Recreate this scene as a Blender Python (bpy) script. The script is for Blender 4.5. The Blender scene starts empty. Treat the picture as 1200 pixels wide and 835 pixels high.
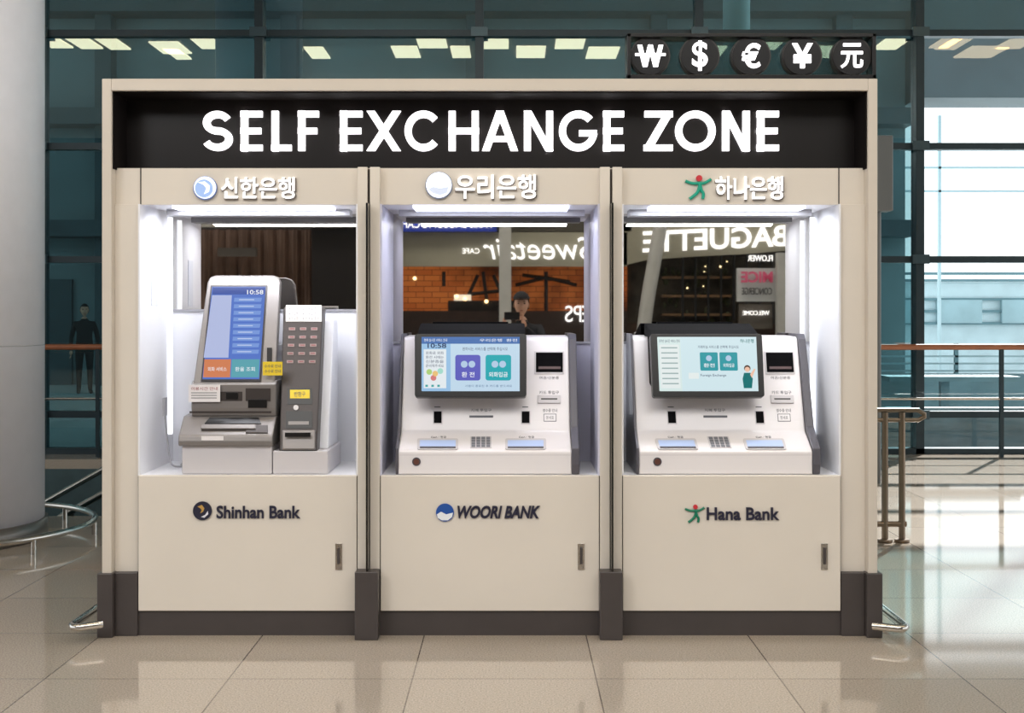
import bpy, bmesh, math, random
from mathutils import Vector, Matrix
random.seed(4)
S=bpy.context.scene
COL=S.collection
CAM=Vector((0,-6,1.5)); F=1500.0

# ---------------------------------------------------------------- materials
def lin(c):
    r=[]
    for v in c:
        v=v/255.0
        r.append(v/12.92 if v<=0.04045 else ((v+0.055)/1.055)**2.4)
    return tuple(r)+(1.0,)
MATS={}
def mat(name,c,rough=0.5,metal=0.0,em=0.0,emc=None,noise=0.0,nscale=8.0,spec=0.5,bump=0.0,coat=0.0):
    if name in MATS: return MATS[name]
    m=bpy.data.materials.new(name); m.use_nodes=True
    nt=m.node_tree; b=nt.nodes['Principled BSDF']
    col=lin(c)
    b.inputs['Base Color'].default_value=col
    b.inputs['Roughness'].default_value=rough
    b.inputs['Metallic'].default_value=metal
    b.inputs['Specular IOR Level'].default_value=spec
    b.inputs['Coat Weight'].default_value=coat
    if em>0:
        b.inputs['Emission Color'].default_value=lin(emc or c)
        b.inputs['Emission Strength'].default_value=em
    if noise>0 or bump>0:
        tc=nt.nodes.new('ShaderNodeTexCoord'); n=nt.nodes.new('ShaderNodeTexNoise')
        n.inputs['Scale'].default_value=nscale; n.inputs['Detail'].default_value=4
        nt.links.new(tc.outputs['Object'],n.inputs['Vector'])
        if noise>0:
            r=nt.nodes.new('ShaderNodeValToRGB')
            r.color_ramp.elements[0].position=0.3; r.color_ramp.elements[1].position=0.7
            r.color_ramp.elements[0].color=tuple(v*(1-noise) for v in col[:3])+(1,)
            r.color_ramp.elements[1].color=tuple(min(1,v*(1+noise)) for v in col[:3])+(1,)
            nt.links.new(n.outputs['Fac'],r.inputs['Fac']); nt.links.new(r.outputs['Color'],b.inputs['Base Color'])
        if bump>0:
            bp=nt.nodes.new('ShaderNodeBump'); bp.inputs['Strength'].default_value=bump; bp.inputs['Distance'].default_value=0.01
            nt.links.new(n.outputs['Fac'],bp.inputs['Height']); nt.links.new(bp.outputs['Normal'],b.inputs['Normal'])
    MATS[name]=m; return m
def glassmat(name,tint,fac,rough=0.0,gcol=(1,1,1)):
    m=bpy.data.materials.new(name); m.use_nodes=True; nt=m.node_tree; nt.nodes.clear()
    o=nt.nodes.new('ShaderNodeOutputMaterial'); mx=nt.nodes.new('ShaderNodeMixShader')
    t=nt.nodes.new('ShaderNodeBsdfTransparent'); g=nt.nodes.new('ShaderNodeBsdfGlossy')
    t.inputs['Color'].default_value=tuple(tint)+(1,); g.inputs['Roughness'].default_value=rough
    g.inputs['Color'].default_value=tuple(gcol)+(1,)
    mx.inputs[0].default_value=fac
    nt.links.new(t.outputs[0],mx.inputs[1]); nt.links.new(g.outputs[0],mx.inputs[2]); nt.links.new(mx.outputs[0],o.inputs[0])
    return m

BEIGE=mat('beige_laminate',(219,211,200),0.42,noise=0.02,nscale=3)
BEIGE2=mat('beige_frame',(205,196,184),0.4,noise=0.02,nscale=3)
WHITE=mat('white_laminate',(232,233,238),0.4,noise=0.01)
DARK=mat('charcoal_plinth',(68,62,61),0.4,noise=0.05)
BLACK=mat('black_gloss_fascia',(20,16,16),0.3,noise=0.05)
BLACKM=mat('black_matt_return',(20,16,16),0.8,spec=0.1)
BLK=mat('black_plastic',(14,14,16),0.3)
SEAM=mat('seam_dark',(60,54,50),0.6)
LETTER=mat('lit_letter_face',(255,255,255),0.4,em=2.0,emc=(255,252,255))
LETTER2=mat('lit_letter_small',(255,255,255),0.4,em=1.1)
NAVY=mat('navy_ink',(38,38,58),0.35)
INK=mat('grey_ink',(90,92,100),0.5)
CHROME=mat('brushed_steel',(200,196,190),0.22,metal=1.0)
MIRROR=mat('dark_mirror',(200,197,193),0.015,metal=1.0)
FIN=mat('smoked_fin',(30,30,28),0.1)
GREEN=mat('teal_green',(0,140,115),0.4,em=0.25)
GREEN_D=mat('teal_green_paint',(0,120,90),0.4)
RED=mat('red_paint',(200,50,60),0.4)
BLUE=mat('blue_paint',(30,80,160),0.4)
GOLD=mat('gold_paint',(190,150,80),0.4)

# ---------------------------------------------------------------- helpers
CUR=None; CURLOC=Vector((0,0,0)); OFF=Vector((0,0,0))
def group(name,loc=(0,0,0)):
    global CUR,CURLOC
    e=bpy.data.objects.new(name,None); e.empty_display_size=0.1; e.location=loc
    COL.objects.link(e); CUR=e; CURLOC=Vector(loc); return e
def nogroup():
    global CUR; CUR=None
def add(name,me,m,smooth=False,bevel=0.0):
    ob=bpy.data.objects.new(name,me); COL.objects.link(ob)
    if m is not None and len(me.materials)==0: me.materials.append(m)
    if CUR is not None:
        ob.parent=CUR; ob.matrix_parent_inverse=Matrix.Translation(CURLOC).inverted()
    if smooth:
        for p in me.polygons: p.use_smooth=True
    if bevel>0:
        b=ob.modifiers.new('bevel','BEVEL'); b.width=bevel; b.segments=2; b.limit_method='ANGLE'
    return ob
def mk(name,vs,fs,m,smooth=False,bevel=0.0):
    me=bpy.data.meshes.new(name)
    me.from_pydata([tuple(Vector(v)+OFF) for v in vs],[],fs)
    bm=bmesh.new(); bm.from_mesh(me); bmesh.ops.recalc_face_normals(bm,faces=bm.faces); bm.to_mesh(me); bm.free()
    return add(name,me,m,smooth,bevel)
def boxes(name,lst,m,bevel=0.0):
    vs=[];fs=[]
    for (x0,x1,y0,y1,z0,z1) in lst:
        b=len(vs)
        vs+=[(x0,y0,z0),(x1,y0,z0),(x1,y1,z0),(x0,y1,z0),(x0,y0,z1),(x1,y0,z1),(x1,y1,z1),(x0,y1,z1)]
        fs+=[tuple(b+i for i in f) for f in [(0,3,2,1),(4,5,6,7),(0,1,5,4),(1,2,6,5),(2,3,7,6),(3,0,4,7)]]
    return mk(name,vs,fs,m,bevel=bevel)
def box(name,x0,x1,y0,y1,z0,z1,m,bevel=0.0): return boxes(name,[(x0,x1,y0,y1,z0,z1)],m,bevel)
def prism(name,front,vec,m,bevel=0.0,smooth=False):
    n=len(front); vec=Vector(vec)
    vs=[Vector(p) for p in front]+[Vector(p)+vec for p in front]
    fs=[tuple(range(n)),tuple(range(2*n-1,n-1,-1))]+[(i,(i+1)%n,n+(i+1)%n,n+i) for i in range(n)]
    return mk(name,vs,fs,m,bevel=bevel)
def extr(name,prof,x0,x1,m,bevel=0.0):
    return prism(name,[(x0,y,z) for y,z in prof],(x1-x0,0,0),m,bevel)
class Surf:
    """a real surface of the scene: through two profile points (y,z)"""
    def __init__(s,a,b):
        s.o=Vector((0,a[0],a[1])); d=Vector((0,b[0]-a[0],b[1]-a[1])).normalized()
        s.n=Vector((0,-d.z,d.y)); 
        if s.n.y>0: s.n=-s.n
    def p(s,px,py):
        d=Vector(((px-600)/F,1,(370-py)/F)); t=(s.o-CAM).dot(s.n)/d.dot(s.n)
        return CAM+d*t
def V(y): return Surf((y,0),(y,1))
def slabs(name,sf,rects,th,m,bevel=0.0,base=0.0005):
    vs=[];fs=[]
    for (a,b,c,d) in rects:
        q=[sf.p(a,d),sf.p(b,d),sf.p(b,c),sf.p(a,c)]
        k=len(vs); vs+=[v-sf.n*base for v in q]+[v+sf.n*th for v in q]
        fs+=[tuple(k+i for i in f) for f in [(0,3,2,1),(4,5,6,7),(0,1,5,4),(1,2,6,5),(2,3,7,6),(3,0,4,7)]]
    return mk(name,vs,fs,m,bevel=bevel)
def slab(name,sf,a,b,c,d,th,m,bevel=0.0): return slabs(name,sf,[(a,b,c,d)],th,m,bevel)
def pslab(name,sf,pts,th,m,bevel=0.0,base=0.0005):
    return prism(name,[sf.p(*q)-sf.n*base for q in pts],sf.n*(th+base),m,bevel)
def rr(x0,x1,y0,y1,r,n=5):
    o=[]
    for cx,cy,a0 in [(x1-r,y0+r,-90),(x1-r,y1-r,0),(x0+r,y1-r,90),(x0+r,y0+r,180)]:
        for i in range(n+1):
            a=math.radians(a0+90*i/n); o.append((cx+r*math.cos(a),cy+r*math.sin(a)))
    return o
def disc(name,sf,cx,cy,r,th,m,n=32,base=0.0005,ry=None):
    ry=ry or r
    return pslab(name,sf,[(cx+r*math.cos(2*math.pi*i/n),cy+ry*math.sin(2*math.pi*i/n)) for i in range(n)],th,m,base=base)
def tomesh(ob):
    dg=bpy.context.evaluated_depsgraph_get(); dg.update()
    me=bpy.data.meshes.new_from_object(ob.evaluated_get(dg)); return me
def textq(name,s,bl,br,tl,m,depth=0.004,bold=0.0,shear=0.0,space=1.0,align=None):
    cu=bpy.data.curves.new(name,'FONT'); cu.body=s; cu.size=1; cu.offset=bold; cu.shear=shear; cu.space_character=space
    cu.extrude=0.05; cu.resolution_u=4
    t=bpy.data.objects.new('t',cu); COL.objects.link(t)
    me=tomesh(t); bpy.data.objects.remove(t)
    if len(me.vertices)==0: return None
    xs=[v.co.x for v in me.vertices]; ys=[v.co.y for v in me.vertices]
    x0,x1,y0,y1=min(xs),max(xs),min(ys),max(ys)
    u=Vector(br)-Vector(bl); w=Vector(tl)-Vector(bl); n=u.cross(w).normalized(); bl=Vector(bl)
    for v in me.vertices:
        v.co=bl+u*((v.co.x-x0)/(x1-x0))+w*((v.co.y-y0)/(y1-y0))+n*((v.co.z+0.05)/0.1*depth)+OFF
    me.materials.clear(); me.name=name
    return add(name,me,m)
def text(name,s,sf,a,b,c,d,m,depth=0.002,bold=0.0,shear=0.0,space=1.0):
    return textq(name,s,sf.p(a,d),sf.p(b,d),sf.p(a,c),m,depth,bold,shear,space)
def tube(name,pts,r,m,cyclic=False,smoothc=False,res=3):
    cu=bpy.data.curves.new(name,'CURVE'); cu.dimensions='3D'; cu.bevel_depth=r; cu.bevel_resolution=res; cu.use_fill_caps=True
    sp=cu.splines.new('NURBS' if smoothc else 'POLY'); sp.points.add(len(pts)-1)
    for i,p in enumerate(pts): sp.points[i].co=tuple(Vector(p)+OFF)+(1,)
    if smoothc: sp.order_u=3; sp.use_endpoint_u=True
    sp.use_cyclic_u=cyclic
    t=bpy.data.objects.new('t',cu); COL.objects.link(t); me=tomesh(t); bpy.data.objects.remove(t)
    me.materials.clear(); me.name=name
    return add(name,me,m,smooth=True)
def cyl(name,x,y,z0,z1,r,m,n=64,r2=None):
    r2=r2 or r
    vs=[(x+r*math.cos(2*math.pi*i/n),y+r*math.sin(2*math.pi*i/n),z0) for i in range(n)]+[(x+r2*math.cos(2*math.pi*i/n),y+r2*math.sin(2*math.pi*i/n),z1) for i in range(n)]
    fs=[tuple(range(n-1,-1,-1)),tuple(range(n,2*n))]+[(i,(i+1)%n,n+(i+1)%n,n+i) for i in range(n)]
    ob=mk(name,vs,fs,m)
    for p in ob.data.polygons: p.use_smooth=len(p.vertices)==4
    return ob
def ball(name,c,r,m,sc=(1,1,1),seg=20):
    bm=bmesh.new(); bmesh.ops.create_uvsphere(bm,u_segments=seg,v_segments=seg//2+2,radius=r)
    for v in bm.verts: v.co=Vector((v.co.x*sc[0],v.co.y*sc[1],v.co.z*sc[2]))+Vector(c)+OFF
    me=bpy.data.meshes.new(name); bm.to_mesh(me); bm.free(); return add(name,me,m,smooth=True)
# drawn sign-writer capitals (geometric sans), strokes of width w
def letter(ch,x0,x1,y0,y1,w):
    P=[];h=w/2
    def rect(a,b,c,d): P.append([(a,c),(b,c),(b,d),(a,d)])
    def diag(xa,ya,xb,yb,q): P.append([(xa-q,ya),(xa+q,ya),(xb+q,yb),(xb-q,yb)])
    def rib(pts,cw):
        L=[];R_=[]
        for i,p in enumerate(pts):
            a=pts[max(0,i-1)]; b=pts[min(len(pts)-1,i+1)]
            dx,dy=b[0]-a[0],b[1]-a[1]; l=math.hypot(dx,dy) or 1
            nx,ny=-dy/l*cw/2,dx/l*cw/2
            L.append((p[0]+nx,p[1]+ny)); R_.append((p[0]-nx,p[1]-ny))
        for i in range(len(pts)-1): P.append([L[i],L[i+1],R_[i+1],R_[i]])
    def arc(cx,cy,rx,ry,a0,a1,n=28): return [(cx+rx*math.cos(math.radians(a0+(a1-a0)*i/n)),cy-ry*math.sin(math.radians(a0+(a1-a0)*i/n))) for i in range(n+1)]
    ym=(y0+y1)/2; xm=(x0+x1)/2
    if ch in 'ELF':
        rect(x0,x0+w,y0,y1)
        if ch!='L': rect(x0,x1,y0,y0+w*.88); rect(x0,x1-(1.5 if ch=='E' else 2),ym-w*.44,ym+w*.44)
        if ch!='F': rect(x0,x1,y1-w*.88,y1)
    elif ch=='H': rect(x0,x0+w,y0,y1); rect(x1-w,x1,y0,y1); rect(x0,x1,ym-w*.44,ym+w*.44)
    elif ch=='N': rect(x0,x0+w,y0,y1); rect(x1-w,x1,y0,y1); diag(x0+h*1.1,y0,x1-h*1.1,y1,h*1.1)
    elif ch=='X': q=h*1.22; diag(x0+q,y0,x1-q,y1,q); diag(x1-q,y0,x0+q,y1,q)
    elif ch=='A': q=h*1.08; diag(xm,y0,x0+q,y1,q); diag(xm,y0,x1-q,y1,q); yb=y0+(y1-y0)*.70; rect(x0+(x1-x0)*.22,x1-(x1-x0)*.22,yb-w*.4,yb+w*.4)
    elif ch=='W':
        q=h*1.05; d=(x1-x0-2*q)/4
        for i in range(4):
            a=x0+q+d*i; b=a+d; diag(a,y0 if i%2==0 else y1,b,y1 if i%2==0 else y0,q)
        rect(x0-w*.55,x1+w*.55,ym-w*.55,ym+w*.0)
    elif ch=='Z': rect(x0+1,x1,y0,y0+w*.88); rect(x0,x1,y1-w*.88,y1); q=h*1.3; diag(x1-q,y0+w*.4,x0+q,y1-w*.4,q)
    elif ch in 'OCG':
        rx=(x1-x0)/2-h; ry=(y1-y0)/2-h*.92
        if ch=='O': rib(arc(xm,ym,rx,ry,0,360,56),w)
        if ch=='C': rib(arc(xm+1,ym,rx+.5,ry,42,318,44),w)
        if ch=='G': rib(arc(xm,ym,rx,ry,42,352,48),w); rect(xm+1,x1-h*.2,ym-w*.1,ym+w*.75)
    elif ch=='S':
        rx=(x1-x0)/2-h; r=(y1-y0-w)/4
        pts=arc(xm,y0+h+r,rx*.94,r,25,180,18)+arc(xm,y0+h+r,rx*.94,r,180,262,8)[1:]+arc(xm,y1-h-r,rx,r,82,-0,8)+arc(xm,y1-h-r,rx,r,0,-158,18)[1:]
        rib(pts,w)
    return P
def signword(name,sf,spec,y0,y1,w,m,depth):
    vs=[];fs=[]
    for ch,a,b in spec:
        for poly in letter(ch,a,b,y0,y1,w):
            q=[sf.p(*p) for p in poly]; k=len(vs); n=len(q)
            vs+=q+[v+sf.n*depth for v in q]
            fs+=[tuple(k+i for i in range(n)),tuple(k+n+i for i in range(n))]+[(k+i,k+(i+1)%n,k+n+(i+1)%n,k+n+i) for i in range(n)]
    return mk(name,vs,fs,m)

# ---------------------------------------------------------------- floor
def floor_mat():
    m=bpy.data.materials.new('polished_granite_tile'); m.use_nodes=True; nt=m.node_tree; b=nt.nodes['Principled BSDF']
    tc=nt.nodes.new('ShaderNodeTexCoord'); mp=nt.nodes.new('ShaderNodeMapping'); mp.inputs['Location'].default_value=(0.412,0.706,0)
    br=nt.nodes.new('ShaderNodeTexBrick'); br.offset=0; br.squash=1
    br.inputs['Scale'].default_value=1; br.inputs['Brick Width'].default_value=0.76; br.inputs['Row Height'].default_value=0.76
    br.inputs['Mortar Size'].default_value=0.003; br.inputs['Mortar Smooth'].default_value=0.1
    br.inputs['Color1'].default_value=lin((184,173,160)); br.inputs['Color2'].default_value=lin((175,164,151)); br.inputs['Mortar'].default_value=lin((118,108,99))
    n=nt.nodes.new('ShaderNodeTexNoise'); n.inputs['Scale'].default_value=140; n.inputs['Detail'].default_value=3
    r=nt.nodes.new('ShaderNodeValToRGB'); r.color_ramp.elements[0].position=0.35; r.color_ramp.elements[0].color=(0.72,0.70,0.68,1)
    r.color_ramp.elements[1].position=0.62; r.color_ramp.elements[1].color=(1.08,1.08,1.08,1)
    mx=nt.nodes.new('ShaderNodeMix'); mx.data_type='RGBA'; mx.blend_type='MULTIPLY'; mx.inputs[0].default_value=1
    nt.links.new(tc.outputs['Object'],mp.inputs[0]); nt.links.new(mp.outputs[0],br.inputs['Vector']); nt.links.new(tc.outputs['Object'],n.inputs['Vector'])
    nt.links.new(n.outputs['Fac'],r.inputs[0]); nt.links.new(br.outputs['Color'],mx.inputs[6]); nt.links.new(r.outputs[0],mx.inputs[7])
    nt.links.new(mx.outputs[2],b.inputs['Base Color'])
    b.inputs['Roughness'].default_value=0.06; b.inputs['Specular IOR Level'].default_value=1.0; b.inputs['IOR'].default_value=1.6
    return m
FL=floor_mat()
nogroup()
boxes('floor',[(-16,16,-14,3.6,-0.1,0),(-2.2,16,3.6,8.1,-0.1,0),(-16,-8,3.6,8.1,-0.1,0),(-8,-2.2,7.4,8.1,-0.1,0)],FL)
STONE=mat('outer_concrete',(175,188,190),0.5,noise=0.06)
box('ground',-30,40,8.1,60,-0.15,-0.01,STONE)

# stairwell
group('stairwell',(-5,5.5,-1.5))
TEALW=mat('stairwell_wall',(60,80,84),0.5,noise=0.1)
STEP=mat('stair_tread',(90,105,108),0.4,noise=0.1)
boxes('shaft_walls',[(-8.05,-8,3.6,7.4,-3,-0.1),(-2.2,-2.15,3.6,7.4,-3,-0.1),(-8,-2.2,3.55,3.6,-3,-0.1),(-8,-2.2,7.4,7.45,-3,-0.1),(-8,-2.2,3.6,7.4,-3.05,-3)],TEALW)
boxes('stairs',[(-2.2-0.3*(i+1),-2.2-0.3*i,4.2,6.4,-3,-0.17*(i+1)) for i in range(15)],STEP)
tube('stair_rail',[(-2.3,4.2,0.62),(-7,4.2,-2.0)],0.03,CHROME)
tube('stair_rail_far',[(-2.3,6.4,0.95),(-7,6.4,-1.7)],0.03,CHROME)
boxes('stair_rail_posts',[(-2.62-0.9*i,-2.59-0.9*i,4.185,4.215,-0.35-0.5*i,0.44-0.5*i) for i in range(4)],CHROME)

# ceiling with recessed lamps
nogroup()
CEIL=mat('ceiling_panel',(150,148,142),0.7,noise=0.04)
box('ceiling',-18,18,-16,8.2,6.5,6.7,CEIL)
group('ceiling_lamp_panels',(0,-2,6.5))
LAMP=mat('warm_lamp_panel',(255,238,205),0.5,em=5.0,emc=(255,234,196))
lp=[]
for cx,cy,w in [(62,48,26),(98,49,26),(132,50,24),(200,55,34),(242,49,26),(208,62,18),(330,51,40),(372,61,22),(476,60,30),(506,48,34),(540,60,22),(580,49,32),(622,60,34),(668,49,34),(706,61,36),(760,52,30),(830,60,34),(900,50,30),(965,60,30),(1045,50,28),(1118,50,24),(1150,60,44),(1192,49,30),(1110,48,22)]:
    dist=5.0*F/(370-cy); y=22-dist; X=(cx-600)/F*dist; hw=w/F*dist/2
    lp.append((X-hw,X+hw,y-0.5,y+0.5,6.47,6.498))
boxes('lamp_faces',lp,LAMP)

# ---------------------------------------------------------------- glazed facade
group('window_1',(0,8,0))
FR=mat('facade_mullion',(40,54,60),0.35,metal=0.3,noise=0.05)
GL_T=glassmat('teal_tinted_glass',(0.53,0.68,0.70),0.14,0.0,(0.85,0.95,0.95))
GL_C=glassmat('clear_glass',(0.975,0.994,0.998),0.04)
def fx(px): return (px-600)/F*14
def fz(py): return 1.5+(370-py)/F*14
cols=[fx(p) for p in (-1230,-974,-718,-462,-206,50,305,562,818,1075,1331,1587,1843,2100)]
rows=[0.0,fz(485),fz(304),fz(172),fz(40),6.5]
mul=[(c-0.045,c+0.045,7.9,8.08,0,6.5) for c in cols]
tr=[(cols[0],cols[-1],7.93,8.06,r-0.035,r+0.035) for r in rows[1:5]]+[(cols[0],cols[-1],7.9,8.08,0,0.06)]
boxes('mullions',mul,FR); boxes('transoms',tr,FR)
ti=[];cl=[]
for i in range(len(cols)-1):
    for j in range(5):
        q=(cols[i]+0.04,cols[i+1]-0.04,7.995,8.005,rows[j]+0.03,rows[j+1]-0.03)
        (cl if (cols[i]>=fx(1070) and j<4) else ti).append(q)
boxes('panes_tinted',ti,GL_T); boxes('panes_clear',cl,GL_C)
BR=mat('facade_bracket',(70,86,92),0.3,metal=0.6)
boxes('glass_brackets',[(c-0.09,c+0.09,7.86,7.9,r-0.05,r+0.05) for c in cols for r in rows[1:5]],BR)

# space beyond the glass
group('concourse_beyond',(0,16,0))
FAR=mat('far_wall',(112,130,134),0.6,noise=0.14,nscale=0.6)
FARD=mat('far_wall_dark',(60,78,84),0.6,noise=0.15,nscale=1.2)
box('far_wall',-30,8.6,22,22.3,0,10,FAR)
box('sun_block_slab',-30,8.6,8.3,22.3,10,10.2,FARD)  # unseen slab added to keep the sun off the space below
boxes('far_slabs',[(-30,8.6,21.3,22,z,z+0.35) for z in (3.2,5.6,8.0)],FARD)
boxes('far_posts',[(x,x+0.35,21.6,22,0,10) for x in range(-29,9,4)],FARD)
boxes('far_doors',[(-11,-9.6,21.9,22,0,2.3),(-14,-12.8,21.9,22,0,2.3)],FARD)
box('canopy',8.6,40,21,22.3,6.1,9.5,FARD)
cyl('pipe_column',(863-600)/F*15.2,9.2,0,10,0.16,mat('pale_pipe',(180,206,210),0.4))
boxes('concourse_lamps',[(x,x+2.2,y,y+0.3,9.9,10.0) for x in range(-24,8,5) for y in (11,15,19)],mat('concourse_lamp',(230,250,250),0.4,em=9))
group('exterior_building',(18,24,0))
EXL=mat('exterior_pale',(212,228,233),0.6,noise=0.1,nscale=2)
EXD=mat('exterior_teal',(104,138,146),0.5,noise=0.15,nscale=2)
EXM=mat('exterior_mid',(168,194,201),0.5,noise=0.1,nscale=2)
box('pale_block',8.7,40,26,27,0,2.35,EXL)
boxes('roof_bands',[(8.7,40,25.9,26,1.5+(370-p)/F*32,1.5+(373-p)/F*32) for p in (322,330,352,366,380)],EXD)
boxes('window_strips',[(9+i*1.6,10.1+i*1.6,25.85,26,1.32,1.9) for i in range(14)],EXM)
box('parapet',6,40,15,15.3,0,0.55,EXD)
boxes('parapet_bars',[(6,40,15.1,15.14,0.58+0.12*i,0.61+0.12*i) for i in range(4)],EXM)
boxes('parapet_posts',[(6+1.3*i,6.06+1.3*i,15.1,15.16,0.5,1.05) for i in range(20)],EXD)
boxes('roof_lattice',[(8.7,40,24,24.05,4.4+0.55*i,4.45+0.55*i) for i in range(2)]+[(10+3*i,10.06+3*i,24,24.1,0,6.2) for i in range(10)],mat('lattice_pale',(196,216,222),0.5))
box('low_kerb_wall',4.3,30,8.6,8.8,0,0.45,mat('kerb_teal',(92,118,126),0.5,noise=0.2,nscale=4))
boxes('kerb_bench_tops',[(4.6+2.4*i,6.2+2.4*i,9.6,10.2,0.70,0.76) for i in range(8)]+[(5.3+2.4*i,5.4+2.4*i,9.8,9.9,0,0.7) for i in range(8)],EXD)

# handrails
WOOD=mat('copper_wood_rail',(150,92,62),0.35,noise=0.15)
BRZ=mat('bronze_rail',(120,104,88),0.3,metal=0.7)
group('handrail',(0,7.6,0))
tube('top_rail',[(-15,7.6,1.17),(15,7.6,1.17)],0.032,WOOD)
boxes('posts',[(x-0.02,x+0.02,7.58,7.62,0,1.15) for x in [-14+1.6*i for i in range(18)]],FR)
tube('mid_rail',[(-15,7.6,0.62),(15,7.6,0.62)],0.015,CHROME)
group('handrail',(2.5,2.5,0))
rx=(1083-600)/F*8.5
tube('rail_loop',[(1.9,2.5,0.875),(rx-0.04,2.5,0.875),(rx,2.5,0.85),(rx,2.5,0.83),(rx-0.04,2.5,0.81),(1.9,2.5,0.81)],0.016,BRZ)
for i,p in enumerate((1037,1057)):
    X=(p-600)/F*8.5; tube('post_%d'%(i+1),[(X,2.5,0),(X,2.5,0.86)],0.022,BRZ); cyl('foot_%d'%(i+1),X,2.5,0,0.02,0.05,BRZ,24)
tube('low_rail',[(1.9,2.5,0.12),(rx-0.12,2.5,0.12)],0.02,BRZ)
group('handrail',(-3.0,3.5,0))
tube('top_rail',[(-8,3.5,1.0),(-4.6,3.5,1.0)],0.025,CHROME)
boxes('posts',[(x-0.015,x+0.015,3.48,3.52,0,1.0) for x in (-7.9,-6.8,-5.7,-4.62)],CHROME)
group('notice_cabinet',(2.85,5.5,2.3))
nx0,nx1=(1022-600)/F*11.5,(1043-600)/F*11.5
box('cabinet',nx0,nx1,5.4,5.6,1.5+122/F*11.5,1.5+210/F*11.5,mat('cabinet_grey',(96,98,98),0.4),0.01)
tube('cabinet_post',[((nx0+nx1)/2-.03,5.5,0),((nx0+nx1)/2-.03,5.5,2.45)],0.03,mat('cabinet_post_grey',(90,92,92),0.4))

# column
group('structural_column',(-3.83,2.6,0))
CW=mat('column_paint',(232,232,240),0.35,noise=0.02)
CG=mat('column_collar',(120,116,112),0.3,metal=0.6)
cyl('shaft',-3.83,2.6,0.13,6.5,0.65,CW,96)
cyl('collar',-3.83,2.6,0,0.13,0.67,CG,96)
for s in (1.3,3.9): cyl('joint_%d'%int(s),-3.83,2.6,s,s+0.006,0.6505,mat('joint_grey',(170,170,176),0.5),96)
group('column_guard_rail',(-3.83,2.6,0))
tube('ring',[(-3.83+0.98*math.cos(2*math.pi*i/48),2.6+0.98*math.sin(2*math.pi*i/48),0.10) for i in range(48)],0.022,CHROME,cyclic=True)
for i in range(8):
    a=2*math.pi*i/8+0.2; tube('post_%d'%(i+1),[(-3.83+.98*math.cos(a),2.6+.98*math.sin(a),0),(-3.83+.98*math.cos(a),2.6+.98*math.sin(a),0.10)],0.018,CHROME)

# ---------------------------------------------------------------- booth
group('currency_exchange_booth',(-0.1,0.5,0))
ZT=2.608; XL,XR=-1.916,1.708
boxes('outer_frame',[(XL,-1.872,-0.02,1.1,0.0,ZT),(1.664,XR,-0.02,1.1,0.0,ZT),(-1.872,1.664,-0.02,1.1,2.552,ZT)],BEIGE2,0.003)
box('rear_panel',-1.872,1.664,1.05,1.1,0,2.552,BEIGE2)
# header
box('header_face',-1.866,1.658,0.2,0.3,2.12,2.545,BLACK)
boxes('header_returns',[(-1.872,-1.866,0.0,0.2,2.19,2.552),(1.658,1.664,0.0,0.2,2.19,2.552),(-1.866,1.658,0.0,0.3,2.546,2.552)],BLACKM)
box('fascia_band',-1.872,1.664,0.05,0.2,2.026,2.198,BEIGE)
box('recess_lid',-1.872,1.664,0.06,1.0,2.0255,2.19,WHITE)
# pilasters and dividers
boxes('pilasters',[(-1.872,-1.756,0.03,0.65,0.28,2.0255),(1.544,1.664,0.03,0.65,0.28,2.0255)],BEIGE,0.002)
boxes('dividers',[(-0.724,-0.678,0.0,0.65,0.28,2.198),(-0.666,-0.620,0.0,0.65,0.28,2.198),(0.412,0.459,0.0,0.65,0.28,2.198),(0.471,0.516,0.0,0.65,0.28,2.198)],BEIGE,0.002)
boxes('divider_gaps',[(-0.678,-0.666,0.02,0.6,0.28,2.19),(0.459,0.471,0.02,0.6,0.28,2.19)],SEAM)
boxes('divider_fins',[(-0.677,-0.668,-0.07,0.0,0.3,2.024),(0.461,0.470,-0.07,0.0,0.3,2.024)],FIN)
boxes('fascia_seams',[(-1.757,-1.752,0.047,0.05,2.026,2.198),(1.542,1.547,0.047,0.05,2.026,2.198)],SEAM)
boxes('plinth_blocks',[(-1.935,-1.862,-0.035,0.3,0,0.3),(-1.862,-1.756,0.0,0.3,0,0.298),(1.544,1.654,0.0,0.3,0,0.298),(1.654,1.728,-0.035,0.3,0,0.3),(-0.728,-0.620,-0.08,0.1,0,0.316),(0.407,0.512,-0.08,0.1,0,0.316)],DARK,0.004)
BX=[(-1.756,-0.724),(-0.620,0.412),(0.516,1.544)]
boxes('service_doors',[(a+0.004,b-0.004,0.0,0.03,0.118,0.752) for a,b in BX],BEIGE,0.003)
boxes('door_shadow_gap',[(a,b,0.012,0.04,0.112,0.748) for a,b in BX],SEAM)
boxes('kick_plates',[(a,b,0.015,0.05,0.0,0.112) for a,b in BX],DARK)
boxes('ledges',[(a,b,0.03,0.62,0.73,0.752) for a,b in BX],WHITE)
LAV=mat('lavender_liner',(208,208,226),0.35,noise=0.01)
for i,(a,b) in enumerate(BX):
    m=LAV if i==1 else WHITE
    boxes('side_liner_%d'%(i+1),[(a,a+0.008,0.01,0.6,0.752,2.0255),(b-0.008,b,0.01,0.6,0.752,2.0255)],m)
    zb=1.535 if i==0 else 1.368
    box('back_panel_%d'%(i+1),a,b,0.6,0.63,0.752,zb,m)
    box('mirror_panel_%d'%(i+1),a,b,0.602,0.62,zb,2.0255,MIRROR)
    box('mirror_trim_%d'%(i+1),a,b,0.59,0.602,zb-0.012,zb,mat('trim_grey',(150,150,155),0.4))
LEDP=mat('led_panel',(235,238,255),0.4,em=2.0,emc=(218,225,255))
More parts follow.
